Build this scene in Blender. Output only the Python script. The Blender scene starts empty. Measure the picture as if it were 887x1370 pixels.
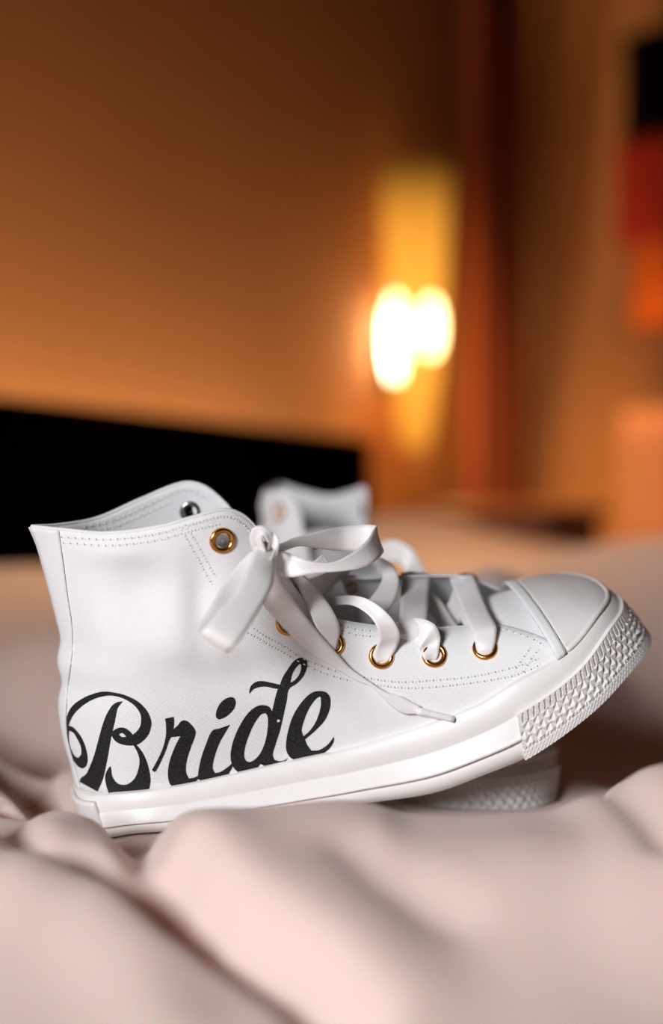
import bpy, bmesh, math, random
import numpy as np
from mathutils import Vector, Matrix, noise
from mathutils.bvhtree import BVHTree
from mathutils.geometry import tessellate_polygon

random.seed(4)
SC = bpy.context.scene
COL = SC.collection
R = math.radians

# ------------------------------------------------------------------ camera
FPX = 1848.0                       # focal length in pixels of the 887 x 1370 frame (50 mm on 24 mm)
CAM_Z = 0.164
PITCH = math.atan((685 - 640) / FPX)
cam = bpy.data.cameras.new('camera')
cam.sensor_fit = 'HORIZONTAL'
cam.sensor_width = 24.0
cam.lens = 24.0 * FPX / 887.0
cam.clip_start = 0.01
cam.dof.use_dof = True
cam.dof.focus_distance = 0.640
cam.dof.aperture_fstop = 2.2
camo = bpy.data.objects.new('camera', cam)
COL.objects.link(camo)
camo.location = (0, 0, CAM_Z)
camo.rotation_euler = (math.pi / 2 - PITCH, 0, 0)
SC.camera = camo

# ------------------------------------------------------------------ world, lights, exposure
SC.view_settings.view_transform = 'Standard'
SC.view_settings.look = 'None'
SC.view_settings.gamma = 1.0
SC.view_settings.use_curve_mapping = False
SC.view_settings.exposure = 0.0
w = bpy.data.worlds.new('world')
SC.world = w
w.use_nodes = True
w.node_tree.nodes['Background'].inputs[0].default_value = (1.0, 0.46, 0.20, 1)
w.node_tree.nodes['Background'].inputs[1].default_value = 0.02


def lamp(name, kind, loc, target, energy, color, **kw):
    l = bpy.data.lights.new(name, kind)
    l.energy = energy
    l.color = color
    for k, v in kw.items():
        setattr(l, k, v)
    o = bpy.data.objects.new(name, l)
    COL.objects.link(o)
    o.location = loc
    if target is not None:
        o.rotation_euler = (Vector(target) - Vector(loc)).to_track_quat('-Z', 'Y').to_euler()
    return o


# daylight from the window behind the camera
lamp('window_daylight', 'AREA', (-0.88, -0.88, 0.62), (0.17, 0.66, -0.03), 4.15, (0.96, 0.97, 1.0),
     shape='RECTANGLE', size=0.55, size_y=0.55, spread=R(58))
# added warm fill spot beyond the right edge of the frame
lamp('side_fill_spot', 'SPOT', (0.95, 1.60, 0.50), (0.27, 1.60, 0.05), 22, (1.0, 0.46, 0.16),
     spot_size=R(60), spot_blend=1.0, shadow_soft_size=0.08)
# warm light added behind the headboard to wash the wall, then overhead fill
WD = Vector((0.579, 0.815, 0)).normalized()       # along the headboard wall
WN = Vector((0.815, -0.579, 0)).normalized()      # out of that wall, into the room
HB0 = Vector((-0.372, 1.55, 0))                   # headboard front line
WALL0 = HB0 - WN * 0.17
strip = lamp('wall_wash_fill', 'AREA', (0, 0, 0), None, 31, (1.0, 0.64, 0.33), shape='RECTANGLE', size=1.66, size_y=0.03)
sp0 = HB0 + WD * (-0.11) - WN * 0.12
strip.matrix_world = Matrix(((WD.x, WN.x, 0, sp0.x), (WD.y, WN.y, 0, sp0.y), (0, 0, -1, -0.03), (0, 0, 0, 1)))
lamp('overhead_fill_spot', 'SPOT', (-0.16, 1.50, 2.2), (-0.14, 1.52, 0.0), 85, (1.0, 0.62, 0.30),  # unseen spot added to warm the back of the bed
     spot_size=R(31), spot_blend=1.0, shadow_soft_size=0.06)
lamp('overhead_fill_spot', 'SPOT', (0.05, 1.75, 2.2), (0.46, 2.52, 0.16), 520, (1.0, 0.52, 0.16),  # unseen spot added to brighten the right wall
     spot_size=R(24), spot_blend=1.0, shadow_soft_size=0.04)


# ------------------------------------------------------------------ pixel helpers
F_ = np.array([0, math.cos(PITCH), -math.sin(PITCH)])
U_ = np.array([0, math.sin(PITCH), math.cos(PITCH)])
R_ = np.array([1.0, 0, 0])
C_ = np.array([0, 0, CAM_Z])


def raydir(px, py):
    return F_ + R_ * ((px - 443.5) / FPX) + U_ * (-(py - 685) / FPX)


def at(px, py, Y):
    d = raydir(px, py)
    return C_ + d * (Y / d[1])


def ground(px, py, z=0.01):
    d = raydir(px, py)
    return C_ + d * ((z - CAM_Z) / d[2])


def project(p):
    v = np.asarray(p) - C_
    f = v @ F_
    return 443.5 + FPX * (v @ R_) / f, 685 - FPX * (v @ U_) / f


def crs(keys, vals):
    """smooth cubic interpolation through (key, value) samples"""
    k = np.asarray(keys, float)
    v = np.asarray(vals, float)
    if v.ndim == 1:
        v = v[:, None]
    n = len(k)
    m = np.zeros_like(v)
    for i in range(n):
        a, b = max(0, i - 1), min(n - 1, i + 1)
        m[i] = (v[b] - v[a]) / (k[b] - k[a])

    def f(x):
        x = float(min(max(x, k[0]), k[-1]))
        i = int(min(max(np.searchsorted(k, x) - 1, 0), n - 2))
        h = k[i + 1] - k[i]
        t = (x - k[i]) / h
        r = ((2 * t**3 - 3 * t**2 + 1) * v[i] + (t**3 - 2 * t**2 + t) * h * m[i]
             + (-2 * t**3 + 3 * t**2) * v[i + 1] + (t**3 - t**2) * h * m[i + 1])
        return r if len(r) > 1 else float(r[0])
    return f


def arckeys(pts):
    p = np.asarray(pts, float)
    d = np.r_[0, np.cumsum(np.linalg.norm(np.diff(p, axis=0), axis=1))]
    return d / d[-1]


def smooth(a, b, x):
    t = min(max((x - a) / (b - a), 0), 1)
    return t * t * (3 - 2 * t)


# ------------------------------------------------------------------ materials
def mat(name, color, rough=0.6, metal=0.0, **kw):
    m = bpy.data.materials.new(name)
    m.use_nodes = True
    nt = m.node_tree
    b = nt.nodes['Principled BSDF']
    b.inputs['Base Color'].default_value = (*color, 1)
    b.inputs['Roughness'].default_value = rough
    b.inputs['Metallic'].default_value = metal
    for k, v in kw.items():
        b.inputs[k].default_value = v
    return m, nt, b


def add_bump(nt, b, height_socket, strength, dist):
    bp = nt.nodes.new('ShaderNodeBump')
    bp.inputs['Strength'].default_value = strength
    bp.inputs['Distance'].default_value = dist
    nt.links.new(height_socket, bp.inputs['Height'])
    nt.links.new(bp.outputs[0], b.inputs['Normal'])


def coords(nt, scale=(1, 1, 1), rot=(0, 0, 0)):
    tc = nt.nodes.new('ShaderNodeTexCoord')
    mp = nt.nodes.new('ShaderNodeMapping')
    mp.inputs['Scale'].default_value = scale
    mp.inputs['Rotation'].default_value = rot
    nt.links.new(tc.outputs['Object'], mp.inputs[0])
    return mp.outputs[0]


def noise_node(nt, vec, scale, detail=3):
    n = nt.nodes.new('ShaderNodeTexNoise')
    n.inputs['Scale'].default_value = scale
    n.inputs['Detail'].default_value = detail
    nt.links.new(vec, n.inputs['Vector'])
    return n.outputs['Fac']


def weave(nt, period):
    outs = []
    for ax in ('X', 'Z'):
        wv = nt.nodes.new('ShaderNodeTexWave')
        wv.bands_direction = ax
        wv.inputs['Scale'].default_value = 0.314 / period
        wv.inputs['Distortion'].default_value = 0.6
        nt.links.new(coords(nt, rot=(0, R(20), 0)), wv.inputs['Vector'])
        outs.append(wv.outputs['Fac'])
    mx = nt.nodes.new('ShaderNodeMath')
    mx.operation = 'ADD'
    nt.links.new(outs[0], mx.inputs[0])
    nt.links.new(outs[1], mx.inputs[1])
    return mx.outputs[0]


def tint(nt, b, fac, c0, c1):
    r = nt.nodes.new('ShaderNodeValToRGB')
    r.color_ramp.elements[0].color = (*c0, 1)
    r.color_ramp.elements[1].color = (*c1, 1)
    r.color_ramp.elements[0].position = 0.3
    r.color_ramp.elements[1].position = 0.7
    nt.links.new(fac, r.inputs[0])
    nt.links.new(r.outputs[0], b.inputs['Base Color'])


M = {}
M['canvas'], nt, b = mat('white_canvas', (0.84, 0.835, 0.845), 0.85)
b.inputs['Sheen Weight'].default_value = 0.15
add_bump(nt, b, weave(nt, 0.0009), 0.35, 0.0002)
M['lining'], nt, b = mat('canvas_lining', (0.80, 0.82, 0.84), 0.9)
add_bump(nt, b, weave(nt, 0.0011), 0.3, 0.0002)
M['rubber'], nt, b = mat('white_rubber', (0.80, 0.775, 0.755), 0.42)
b.inputs['Subsurface Weight'].default_value = 0.1
b.inputs['Subsurface Radius'].default_value = (0.004, 0.003, 0.002)
b.inputs['Subsurface Scale'].default_value = 0.5
tint(nt, b, noise_node(nt, coords(nt), 40), (0.81, 0.78, 0.76), (0.86, 0.83, 0.81))
M['fine_rubber'], nt, b = mat('fine_ribbed_rubber', (0.76, 0.73, 0.71), 0.55)
ck = weave(nt, 0.0016)
add_bump(nt, b, ck, 0.5, 0.0004)
M['satin'], nt, b = mat('white_satin', (0.86, 0.825, 0.82), 0.34)
b.inputs['Anisotropic'].default_value = 0.6
b.inputs['Sheen Weight'].default_value = 0.3
add_bump(nt, b, noise_node(nt, coords(nt, (1, 1, 1)), 90, 2), 0.12, 0.002)
M['brass'], nt, b = mat('copper_gold_metal', (0.72, 0.36, 0.10), 0.22, 1.0)
M['steel'], nt, b = mat('silver_metal', (0.50, 0.50, 0.48), 0.28, 1.0)
M['print'], nt, b = mat('black_print_ink', (0.012, 0.011, 0.012), 0.5, **{'Specular IOR Level': 0.2})
tint(nt, b, noise_node(nt, coords(nt), 1500, 2), (0.008, 0.007, 0.008), (0.03, 0.03, 0.028))
add_bump(nt, b, weave(nt, 0.0009), 0.5, 0.0003)
M['thread'], nt, b = mat('white_thread', (0.80, 0.79, 0.79), 0.7)
M['dark_thread'], nt, b = mat('dark_grey_thread', (0.06, 0.065, 0.08), 0.8)
M['hole'], nt, b = mat('needle_hole_grey', (0.22, 0.21, 0.21), 0.9)
M['duvet'], nt, b = mat('pink_cotton', (0.80, 0.61, 0.545), 0.85)
b.inputs['Sheen Weight'].default_value = 0.1
b.inputs['Subsurface Weight'].default_value = 0.4
b.inputs['Subsurface Radius'].default_value = (1.0, 0.42, 0.26)
b.inputs['Subsurface Scale'].default_value = 0.012
add_bump(nt, b, noise_node(nt, coords(nt), 700, 2), 0.12, 0.0006)
M['headboard'], nt, b = mat('black_upholstery', (0.0015, 0.001, 0.001), 0.9, **{'Specular IOR Level': 0.0})
M['mattress'], nt, b = mat('cream_ticking', (0.55, 0.45, 0.38), 0.9)
M['wall'], nt, b = mat('ochre_wall_paint', (0.38, 0.17, 0.065), 0.9)
tint(nt, b, noise_node(nt, coords(nt), 3), (0.36, 0.16, 0.06), (0.40, 0.18, 0.07))
M['ceiling'], nt, b = mat('ceiling_paint', (0.5, 0.42, 0.34), 0.9)
M['floor'], nt, b = mat('dark_wood_floor', (0.10, 0.05, 0.025), 0.5)
tint(nt, b, noise_node(nt, coords(nt, (2, 30, 1)), 4), (0.07, 0.03, 0.015), (0.14, 0.07, 0.035))
M['brown'], nt, b = mat('brown_curtain_cloth', (0.24, 0.055, 0.022), 0.9)
M['peach'], nt, b = mat('peach_curtain_cloth', (0.50, 0.24, 0.15), 0.9)
M['red'], nt, b = mat('red_cloth', (0.40, 0.022, 0.006), 0.8)
M['orange'], nt, b = mat('orange_cloth', (0.72, 0.14, 0.006), 0.8)
M['black'], nt, b = mat('black_cloth', (0.003, 0.0025, 0.0025), 0.9, **{'Specular IOR Level': 0.05})
M['wood'], nt, b = mat('red_brown_wood', (0.30, 0.11, 0.045), 0.45)
tint(nt, b, noise_node(nt, coords(nt, (3, 3, 40)), 3), (0.24, 0.085, 0.035), (0.36, 0.14, 0.055))
M['iron'], nt, b = mat('dark_bronze', (0.08, 0.045, 0.02), 0.4, 1.0)


def emit(name, color, strength, clear=0.0):
    m = bpy.data.materials.new(name)
    m.use_nodes = True
    nt = m.node_tree
    nt.nodes.clear()
    o = nt.nodes.new('ShaderNodeOutputMaterial')
    e = nt.nodes.new('ShaderNodeEmission')
    e.inputs[0].default_value = (*color, 1)
    e.inputs[1].default_value = strength
    if clear:
        t = nt.nodes.new('ShaderNodeBsdfTransparent')
        t.inputs[0].default_value = (1.0, 0.85, 0.58, 1)
        mx = nt.nodes.new('ShaderNodeMixShader')
        mx.inputs[0].default_value = clear
        nt.links.new(e.outputs[0], mx.inputs[1])
        nt.links.new(t.outputs[0], mx.inputs[2])
        nt.links.new(mx.outputs[0], o.inputs[0])
    else:
        nt.links.new(e.outputs[0], o.inputs[0])
    return m


M['bulb'] = emit('lit_bulb', (1.0, 0.80, 0.52), 20.0)
M['shade'] = emit('lit_amber_glass', (1.0, 0.42, 0.05), 1.6, 0.5)
nt = M['shade'].node_tree                       # the glass glows most around the bulbs
tc = nt.nodes.new('ShaderNodeTexCoord')
sx = nt.nodes.new('ShaderNodeSeparateXYZ')
rp_ = nt.nodes.new('ShaderNodeValToRGB')
nt.links.new(tc.outputs['Generated'], sx.inputs[0])
nt.links.new(sx.outputs[2], rp_.inputs[0])
cr = rp_.color_ramp
cr.elements[0].color = (1.1, 1.1, 1.1, 1)
cr.elements[1].color = (.12, .12, .12, 1)
e_ = cr.elements.new(.82)
e_.color = (1.1, 1.1, 1.1, 1)
e_ = cr.elements.new(.42)
e_.color = (2.2, 2.2, 2.2, 1)
nt.links.new(rp_.outputs[0], [q for q in nt.nodes if q.type == 'EMISSION'][0].inputs[1])


# ------------------------------------------------------------------ object helpers
def empty(name, loc, label, cat, group=None):
    o = bpy.data.objects.new(name, None)
    COL.objects.link(o)
    o.location = loc
    o.empty_display_size = 0.02
    o['label'] = label
    o['category'] = cat
    if group:
        o['group'] = group
    return o


def root_loc(p):
    v = Vector((0, 0, 0))
    while p is not None:
        v = v + p.location
        p = p.parent
    return np.array(v)


def mesh_obj(name, verts, faces, m, parent=None, smooth_=True, kind=None, label=None, cat=None, origin=None, group=None):
    """verts in world space"""
    off = root_loc(parent) if parent is not None else np.zeros(3)
    if origin is not None:
        off = off + np.asarray(origin, float)
    V = np.asarray(verts, float) - off
    me = bpy.data.meshes.new(name)
    me.from_pydata([tuple(v) for v in V], [], [tuple(f) for f in faces])
    me.update()
    if smooth_:
        me.polygons.foreach_set('use_smooth', [True] * len(me.polygons))
    me.materials.append(m)
    o = bpy.data.objects.new(name, me)
    COL.objects.link(o)
    if parent is not None:
        o.parent = parent
    if origin is not None:
        o.location = origin
    for k, v in (('kind', kind), ('label', label), ('category', cat), ('group', group)):
        if v:
            o[k] = v
    return o


def grid_faces(n, m, closed=False):
    f = []
    for i in range(n if closed else n - 1):
        a, b2 = i * m, ((i + 1) % n) * m
        for j in range(m - 1):
            f.append((a + j, a + j + 1, b2 + j + 1, b2 + j))
    return f


def grid_normals(G, closed=False):
    if closed:
        du = np.roll(G, -1, 0) - np.roll(G, 1, 0)
    else:
        du = np.gradient(G, axis=0)
    dv = np.gradient(G, axis=1)
    n = np.cross(du, dv)
    l = np.linalg.norm(n, axis=2, keepdims=True)
    return n / np.maximum(l, 1e-12)


def tube(path, r, seg=8, closed=False):
    P = np.asarray(path, float)
    n = len(P)
    V, Fc = [], []
    T = np.roll(P, -1, 0) - np.roll(P, 1, 0) if closed else np.gradient(P, axis=0)
    ref = np.array([0.13, 0.21, 0.97])
    for i in range(n):
        t = T[i] / (np.linalg.norm(T[i]) + 1e-12)
        a = np.cross(t, ref)
        if np.linalg.norm(a) < 0.1:
            a = np.cross(t, np.array([1.0, 0, 0]))
        a /= np.linalg.norm(a)
        b2 = np.cross(t, a)
        rr = r[i] if hasattr(r, '__len__') else r
        for k in range(seg):
            q = 2 * math.pi * k / seg
            V.append(P[i] + (a * math.cos(q) + b2 * math.sin(q)) * rr)
    for i in range(n if closed else n - 1):
        for k in range(seg):
            a0, a1 = i * seg + k, i * seg + (k + 1) % seg
            j = (i + 1) % n
            Fc.append((a0, a1, j * seg + (k + 1) % seg, j * seg + k))
    if not closed:
        Fc.append(tuple(range(seg))[::-1])
        Fc.append(tuple((n - 1) * seg + k for k in range(seg)))
    return np.array(V), Fc


def merge(parts):
    V, Fc, o = [], [], 0
    for v, f in parts:
        V.append(np.asarray(v, float))
        Fc += [tuple(i + o for i in q) for q in f]
        o += len(v)
    return np.concatenate(V), Fc


def bx(cx, cy, cz, sx, sy, sz, ux=(1, 0, 0), uy=(0, 1, 0)):
    ux, uy, uz = np.array(ux), np.array(uy), np.array((0, 0, 1.0))
    V = [np.array((cx, cy, cz)) + ux * sx * a / 2 + uy * sy * b2 / 2 + uz * sz * c / 2
         for a in (-1, 1) for b2 in (-1, 1) for c in (-1, 1)]
    return np.array(V), [(0, 1, 3, 2), (4, 6, 7, 5), (0, 4, 5, 1), (2, 3, 7, 6), (0, 2, 6, 4), (1, 5, 7, 3)]


def bevel(o, w_, seg=2):
    md = o.modifiers.new('bevel', 'BEVEL')
    md.width = w_
    md.segments = seg


# ------------------------------------------------------------------ the room
fz = -0.55
V, Fc = bx(0, 1.0, fz - 0.05, 9, 9, 0.1)
mesh_obj('floor', V, Fc, M['floor'], None, False, 'structure')
H = 2.3


def wall_piece(name, p0, p1, thick, out, m):
    p0, p1 = Vector(p0), Vector(p1)
    c = (p0 + p1) / 2 - Vector(out) * thick / 2
    d = (p1 - p0)
    L = d.length
    d.normalize()
    V, Fc = bx(c.x, c.y, (fz + H) / 2, L, thick, H - fz, tuple(d), tuple(out))
    return mesh_obj(name, V, Fc, m, None, False, 'structure')


def wall_hit(px):
    """where the view ray through px (at eye level) meets the headboard wall"""
    k = (px - 443.5) / FPX
    # WALL0 + WD*t : x = k*y
    t = (k * WALL0.y - WALL0.x) / (WD.x - k * WD.y)
    return WALL0 + WD * t


CORNER = wall_hit(705)
wall_piece('wall_back', WALL0 - WD * 2.2, CORNER + WD * 0.1, 0.1, WN, M['wall'])
wall_piece('wall_right', CORNER + WN * 0.0, CORNER + WN * 2.6, 0.1, -WD, M['wall'])

# ------------------------------------------------------------------ the bed
HB1 = Vector((0.054, 2.15, 0))
bed_o = HB0 + WN * 0.9
bed = empty('bed', (bed_o.x, bed_o.y, fz), 'bed with low black headboard behind the sneakers', 'bed')
hb = []
n = 24
L = (HB1 - HB0).length
zl, zr = CAM_Z + 110 / FPX * 1.55, CAM_Z + 55 / FPX * 2.15
for i in range(n + 1):
    q = -1.1 + (L + 1.115) * i / n
    z = zl + (zr - zl) * (q / L) if q > -0.3 else zl + (zl - zr) * 0.3 / L
    for dn, zz in ((0.0, fz), (0.0, z - 0.008), (0.008, z), (0.052, z), (0.06, z - 0.008), (0.06, fz)):
        p = HB0 + WD * q - WN * dn
        hb.append((p.x, p.y, zz))
fcs = grid_faces(n + 1, 6) + [tuple(range(6)), tuple(n * 6 + k for k in range(6))[::-1]]
mesh_obj('headboard', np.array(hb), fcs, M['headboard'], bed, False)
mc = HB0 + WD * (L / 2 - 0.5) + WN * 1.08
V, Fc = bx(mc.x, mc.y, -0.25, L + 1.05, 2.1, 0.3, tuple(WD), tuple(WN))
o = mesh_obj('mattress', V, Fc, M['mattress'], bed, False)
bevel(o, 0.05, 3)
V, Fc = bx(mc.x, mc.y, -0.46, L + 1.0, 2.05, 0.1, tuple(WD), tuple(WN))
o = mesh_obj('bed_frame', V, Fc, M['wood'], bed, False)
bevel(o, 0.01, 2)

# ------------------------------------------------------------------ shoe frame
YAW, ROLL = R(6.5), R(12)
EX = np.array([math.cos(YAW), math.sin(YAW), 0])
EY = np.array([-math.sin(YAW) * math.cos(ROLL), math.cos(YAW) * math.cos(ROLL), math.sin(ROLL)])
EZ = np.cross(EX, EY)
O1 = at(120, 1108, 0.678)
A1 = np.array([EX, EY, EZ])            # rows: local axes in world


def to_local(p):
    return (np.asarray(p) - O1) @ A1.T


def to_world(p):
    return O1 + np.asarray(p) @ A1


def px_local(px, py, yl):
    d = raydir(px, py)
    t = (yl - (C_ - O1) @ EY) / (d @ EY)
    return to_local(C_ + d * t)


# ---- sole outline
S_ = [0, .072, .169, .278, .388, .431, .554, .655, .722, .842, .936, 1.0]
BOT = [(120, 1108), (180, 1113), (260, 1107), (350, 1095), (440, 1081), (476, 1075), (577, 1060), (656, 1032),
       (707, 1010), (788, 951), (840, 896), (857, 850)]
TOP = [(103, 1046), (160, 1061), (255, 1048), (340, 1029), (428, 1010), (463, 1003), (562, 973), (640, 943),
       (689, 913), (762, 871), (800, 825), (808, 788)]
wbase = crs([0, .15, .35, .5, .68, .78, 1], [.033, .0335, .034, .038, .047, .048, .046])


def W(s):
    v = wbase(s)
    if s < .13:
        v *= math.sqrt(max(0, 1 - (1 - s / .13) ** 2))
    if s > .76:
        v *= math.sqrt(max(0, 1 - ((s - .76) / .24) ** 2.3))
    return v


bl = [px_local(a, b2, -W(s))[[0, 2]] for s, (a, b2) in zip(S_, BOT)]
tl = [px_local(a, b2, -W(s))[[0, 2]] for s, (a, b2) in zip(S_, TOP)]
fB, fT = crs(S_, bl), crs(S_, tl)


def band(q, v):
    """q in [0,2): 0 heel, near side to 1 = toe, far side back; v 0 top .. 1 bottom"""
    s = q if q <= 1 else 2 - q
    a, b2 = fT(s), fB(s)
    p = a + (b2 - a) * v
    y = W(s) * (1 if q > 1 else -1)
    return np.array([p[0], y, p[1]])


def qs(n):
    k = (1 - np.cos(np.pi * np.arange(n) / n)) / 2
    return np.r_[k, 2 - np.r_[1, k[1:][::-1]]]


PARTS = []     # (name, local verts, faces, material, opts)


def part(name, V, Fc, m, **kw):
    PARTS.append((name, np.asarray(V, float), Fc, m, kw))


Q = qs(110)
vprof = [(0.0, -.004), (0.0, 0.0005), (.012, .0016), (.38, .0018), (.41, .0018), (.425, .0026), (.66, .0027), (.675, .0034), (.70, .0038),
         (.725, .0034), (.735, .0016), (.76, .0016), (.78, .0024), (.99, .0020), (1.0, .0005)]
vv = np.array([a for a, _ in vprof])
G = np.array([[band(q, v) for v in vv] for q in Q])
Gf = np.array([[band(q, v) for v in np.linspace(0, 1, 5)] for q in Q])
N_ = grid_normals(Gf, True)[:, 2]
if (N_[30] @ np.array([0, -1, 0])) < 0:
    N_ = -N_
# keep heel / toe normals sane
for i in range(len(Q)):
    for j, (a, off) in enumerate(vprof):
        G[i, j] += N_[i] * off
nQ, nv = len(Q), len(vv)
V = G.reshape(-1, 3)
Fc = grid_faces(nQ, nv, True)
# bottom
bot = [i * nv + nv - 1 for i in range(nQ)]
half = nQ // 2
bf = []
for i in range(half):
    j = (nQ - i) % nQ
    k = (nQ - i - 1) % nQ
    bf.append((bot[i], bot[i + 1], bot[k], bot[j]) if j != i and k != i + 1 else None)
bf = [f for f in bf if f and len(set(f)) == 4]
bf += [(bot[0], bot[1], bot[-1]), (bot[half - 1], bot[half], bot[half + 1])]
Fc += bf
part('rubber_sole', V, Fc, M['rubber'])

# ---- outsole tread edge with a fine diamond emboss (thin strip just proud of the lower edge)
qd = [q for q in Q if not (.70 < q < 1.30)]
# ---- toe bumper, moulded ticks and pyramids
fine = []
for q in np.linspace(0.712, 1.288, 900):
    fine.append(q)
fine = np.array(fine)
mid = np.array([band(q, .6) for q in fine])
ar = np.r_[0, np.cumsum(np.linalg.norm(np.diff(mid, axis=0), axis=1))]
NU = int(ar[-1] / .00045)
ua = np.linspace(0, ar[-1], NU)
qa = np.interp(ua, ar, fine)
NVB = 64
va = np.linspace(.34, 1.0, NVB)


def bump_top(q):
    return .36 - .15 * smooth(.72, .95, q if q <= 1 else 2 - q)


GB = np.array([[band(q, bump_top(q) + (v - .34) / .66 * (1 - bump_top(q))) for v in va] for q in qa])
NB = grid_normals(GB)
if NB[NU // 4, 5] @ np.array([0, -1, 0]) < 0:
    NB = -NB


def tri(x):
    x = x - math.floor(x)
    return 1 - abs(2 * x - 1)


for i, u in enumerate(ua):
    for j, v in enumerate(va):
        vn = (v - .34) / .66
        h = .0034
        if vn < .04:
            h += .0004
        elif vn < .25:                                   # slanted ticks
            t = (u / .0030 + vn * 1.0) % 1
            h += .0005 if t > .30 else -.0009
        elif vn < .70:                                   # pyramids
            a, b2 = u / .0052 + (vn - .25) / .15 * .5, u / .0052 - (vn - .25) / .15 * .5
            h += .0019 * min(tri(a), tri(b2), .85) - .0003
        elif vn < .765:                                   # short ticks
            t = (u / .0019) % 1
            h += .0007 if t > .4 else -.0003
        elif vn < .79:
            h += -.0005
        else:                                            # finely embossed outsole edge
            a, b2 = u / .0021 + vn * 9, u / .0021 - vn * 9
            h += .0005 + .0005 * min(tri(a), tri(b2))
        if j == 0 or j == NVB - 1 or i == 0 or i == NU - 1:
            h = .0008
        GB[i, j] += NB[i, j] * h
part('toe_bumper', GB.reshape(-1, 3), grid_faces(NU, NVB), M['rubber'], smooth_=False, label='diamond-textured rubber toe bumper')

# ---- heel patch
GH = np.array([[band(q % 2, v) for v in np.linspace(.12, .98, 10)] for q in np.linspace(-.036, .036, 25)])
NH = grid_normals(GH)
if NH[12, 5] @ np.array([-1, 0, 0]) < 0:
    NH = -NH
GH = GH + NH * .0030
part('heel_patch', GH.reshape(-1, 3), grid_faces(25, 10), M['rubber'], solid=.002)

# ---- dome sections: toe cap and vamp
cs = [.58, .66, .72, .77, .83, .88, .94, .98, 1.0]
cp = [(560, 862), (606, 836), (634, 815), (664, 800), (700, 792), (737, 785), (776, 783), (797, 784), (808, 788)]
fC = crs(cs, [px_local(a, b2, 0)[[0, 2]] for a, b2 in cp])


def dome(s, th, off=0.0, wi=-.001):
    a, c = fT(s), fC(s)
    k = math.sin(th)
    p = a + (c - a) * (abs(k) ** 1.0)
    y = -(W(s) + wi) * math.cos(th)
    r = np.array([p[0], y, p[1]])
    up = np.array([0, -math.cos(th), math.sin(th)])
    return r + up * off


ths = np.linspace(0, math.pi, 41)
G = np.array([[dome(s, th, -.0036, -.0045) for th in ths] for s in np.linspace(.69, .88, 22)])
part('vamp', G.reshape(-1, 3), grid_faces(22, 41), M['canvas'], solid=.001)
ss = 1 - (1 - np.linspace(0, 1, 34)) ** 1.6
G = np.array([[dome(.832 + .168 * s, th, .0006 * (1 - s)) for th in ths] for s in ss])
part('toe_cap', G.reshape(-1, 3), grid_faces(34, 41), M['rubber'], solid=.0016)
G = np.array([[dome(s, th, .0007, 0) for th in ths] for s in np.linspace(.812, .834, 4)])
part('toe_cap_edging', G.reshape(-1, 3), grid_faces(4, 41), M['canvas'], solid=.0014)
ring = [band(q, -.03) for q in np.linspace(.838, 1.162, 90)]
ring = [p + np.array([0, 0, .0004]) for p in ring]
V, Fc = tube(ring, .0014, 8)
part('rubber_bead', V, Fc, M['rubber'])

# ---- canvas upper: U-shaped loft
HEEL = [(103, 1046), (98, 1022), (87, 982), (82, 940), (87, 912), (81, 885), (85.5, 856), (79, 826), (72, 798),
        (62, 760), (53, 728), (43, 704)]
fH = crs(arckeys(HEEL), [px_local(a, b2, 0)[[0, 2]] for a, b2 in HEEL])
UN = [(43, 704, 0), (80, 708, .011), (145, 713, .026), (215, 704, .033), (265, 690, .033), (303, 682, .030), (326, 690, .027),
      (345, 710, .025), (364, 742, .024), (388, 780, .023), (412, 809, .022), (450, 829, .021), (500, 838, .020),
      (560, 842, .019), (620, 839, .019), (667, 837, .023), (698, 844, .030), (732, 858, .039), (752, 870, .0455)]
UF = [(43, 704, 0), (80, 702, .012), (130, 693, .026), (190, 667, .033), (245, 646, .034), (272, 650, .032), (300, 672, .029),
      (318, 695, .026), (345, 728, .025), (380, 757, .025), (425, 770, .025), (470, 774, .025), (520, 772, .024),
      (570, 770, .023), (615, 771, .023), (650, 781, .027), (690, 800, .034), (735, 815, .040)]
SEND = .825
tip = fT(SEND)


def top_curve(L):
    k = arckeys([(a, b2) for a, b2, _ in L])
    P = []
    for a, b2, y in L:
        sg = -1 if L is UN else 1
        q = px_local(a, b2, sg * y)
        P.append((q[0], q[2], y))
    if L is UF:
        P.append((tip[0], tip[1], W(SEND) - .0022))
        k = np.r_[k * .94, 1.0]
    else:
        P[-1] = (tip[0], tip[1], W(SEND) - .0022)
    return crs(k, P)


fUN, fUF = top_curve(UN), top_curve(UF)
DENTS = [(190, 790, 55, 40, .0035), (268, 812, 22, 55, .0028), (130, 850, 40, 60, -.0020), (235, 860, 60, 30, -.002),
         (330, 905, 70, 26, .0016), (150, 740, 60, 14, -.0012)]


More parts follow.
